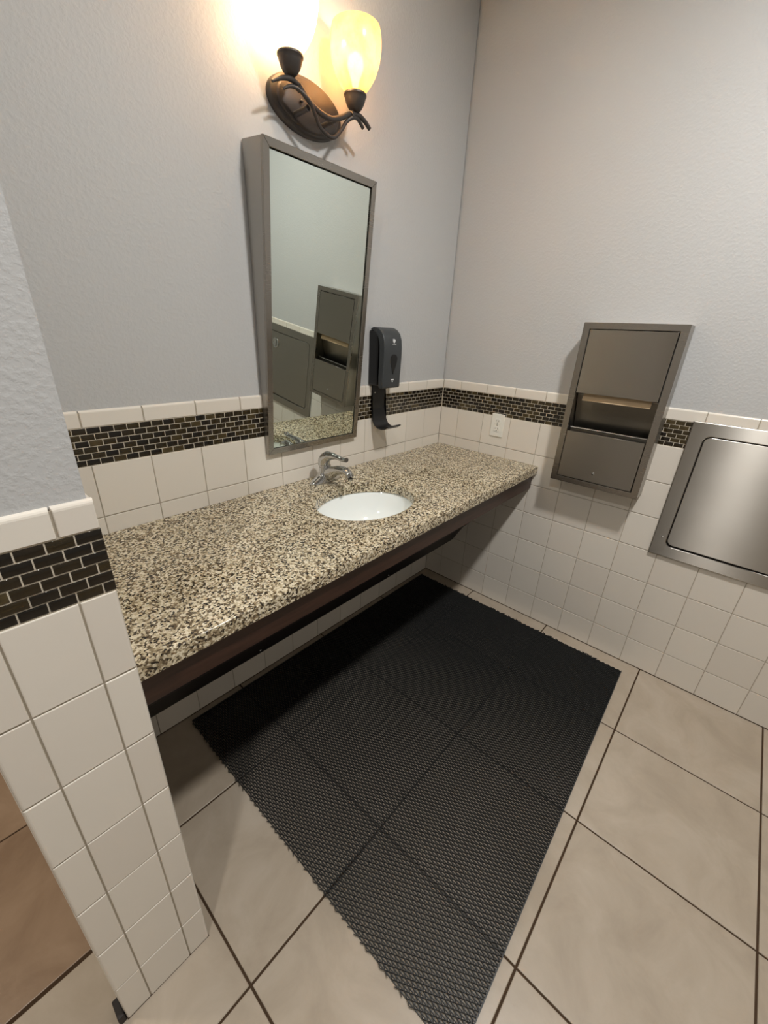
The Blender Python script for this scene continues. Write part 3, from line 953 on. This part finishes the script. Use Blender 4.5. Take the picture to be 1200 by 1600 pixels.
for ci, cxx in enumerate(CUPX):
    lathe('socket_cup', [(0.0, 2.057), (0.0058, 2.057), (0.0058, 2.0655), (0.013, 2.067), (0.0205, 2.0735), (0.0268, 2.0830), (0.0315, 2.0945), (0.0332, 2.1025), (0.0354, 2.1040), (0.0354, 2.1085), (0.033, 2.1095), (0.0, 2.1095)], (cxx, YA, 0), M['bronze'], sc, 36)
    so = [(0.0285, 2.1240), (0.034, 2.1300), (0.047, 2.146), (0.0605, 2.168), (0.0705, 2.195), (0.0755, 2.224), (0.0750, 2.248), (0.0715, 2.2660), (0.0695, 2.2725)]
    si = [(0.0680, 2.2725), (0.0698, 2.2650), (0.0732, 2.2475), (0.0737, 2.224), (0.0688, 2.196), (0.0588, 2.1695), (0.0455, 2.148), (0.032, 2.132), (0.027, 2.126)]
    so = [(r * 1.03, z - 0.0138) for r, z in so]
    sh = lathe('glass_shade', so, (cxx, YA, 0), M['shade'], sc, 48)
    b = lathe('bulb', [(0.0, 2.126), (0.010, 2.128), (0.011, 2.14), (0.016, 2.150), (0.0225, 2.164), (0.0245, 2.178), (0.0205, 2.193), (0.011, 2.202), (0.0, 2.204)], (cxx, YA, 0), M['bulb'], sc, 24)
    d = bpy.data.lights.new('sconce_light', 'POINT')
    d.energy = (100.0, 6.5)[ci]
    d.color = ((1.0, 0.88, 0.70), (1.0, 0.80, 0.52))[ci]
    d.shadow_soft_size = 0.027
    o = bpy.data.objects.new('sconce_light', d)
    o.location = (cxx, YA, 2.186)
    COL.objects.link(o)

# ------------------------------------------------------------------ open-mesh floor mat
mt = thing('floor_mat', 'black open-weave vinyl floor mat spread under the granite counter', 'floor mat', (-0.84, -0.64, 0))
def mat_mesh():
    X0, X1, Y0, Y1 = -1.590, -0.082, -1.2295, -0.0345
    P2, H = 0.00605, 0.0113
    nrow = int(round((Y1 - Y0) / H))
    t = 0.0013
    vs, fs = [], []
    zt_, zb_ = 0.0082, 0.0032
    rnd = random.Random(3)
    for r in range(nrow):
        yc = Y0 + (r + 0.5) * H
        xa = X0 + rnd.uniform(-0.006, 0.003)
        xb = X1 + rnd.uniform(-0.003, 0.006)
        k0 = math.floor(xa / P2); k1 = math.floor(xb / P2)
        base = len(vs)
        cnt = 0
        for k in range(k0, k1 + 1):
            x = k * P2
            s = 1 if (k + r) % 2 == 0 else -1
            y = yc + s * (H / 2 - 0.0002)
            dzz = rnd.uniform(-0.0004, 0.0004)
            # narrow rounded top
            vs += [(x, y - t, zb_), (x, y - t, zt_ - 0.0009 + dzz), (x, y - t * 0.45, zt_ + dzz), (x, y + t * 0.45, zt_ + dzz), (x, y + t, zt_ - 0.0009 + dzz), (x, y + t, zb_)]
            cnt += 1
        for c in range(cnt - 1):
            a = base + c * 6
            b = a + 6
            for i in range(5):
                fs.append((a + i, b + i, b + i + 1, a + i + 1))
            fs.append((a + 5, b + 5, b, a))
    return vs, fs
vs, fs = mat_mesh()
def skew(v):
    x, y, z = v
    f = (y + 0.035) / (-1.2295 + 0.035)
    g = (x + 0.082) / (-1.59 + 0.082)
    return (x, y - 0.022 * g * f + 0.012 * f * (1 - g) * 1.0 - (-0.004 + 0.0) * 0, z)
o = pyobj('woven_ribs', [skew(v) for v in vs], fs, M['mat'], mt)
o['kind'] = 'stuff'
bm = bmesh.new()
k = math.floor(-1.588 / 0.00605)
while k * 0.00605 < -0.084:
    x = k * 0.00605
    v8, _ = add_box(bm, x - 0.0010, x + 0.0010, -1.2295, -0.0345, 0.0004, 0.0038)
    for v in v8: v.co = Vector(skew(v.co))
    k += 1
o = bmobj('base_strips', bm, M['mat'], mt)
o['kind'] = 'stuff'
bm = bmesh.new()
for ya in (-1.2325, -0.0345):
    v8, _ = add_box(bm, -1.590, -0.083, ya, ya + 0.003, 0.0004, 0.0095)
    for v in v8: v.co = Vector(skew(v.co))
bmobj('edge_strips', bm, M['mat'], mt)['kind'] = 'stuff'

# ------------------------------------------------------------------ dark foot block at the base of the partition
ds = bmesh.new()
add_box(ds, WL - 0.014, WL - 0.0005, -0.6665, -0.6250, 0.0, 0.030)
bmesh.ops.bevel(ds, geom=list(ds.edges), offset=0.0025, segments=2, affect='EDGES', profile=0.5)
tag(bmobj('corner_guard_foot', ds, M['black_gap']), 'small dark block at the foot of the tiled partition', 'block')
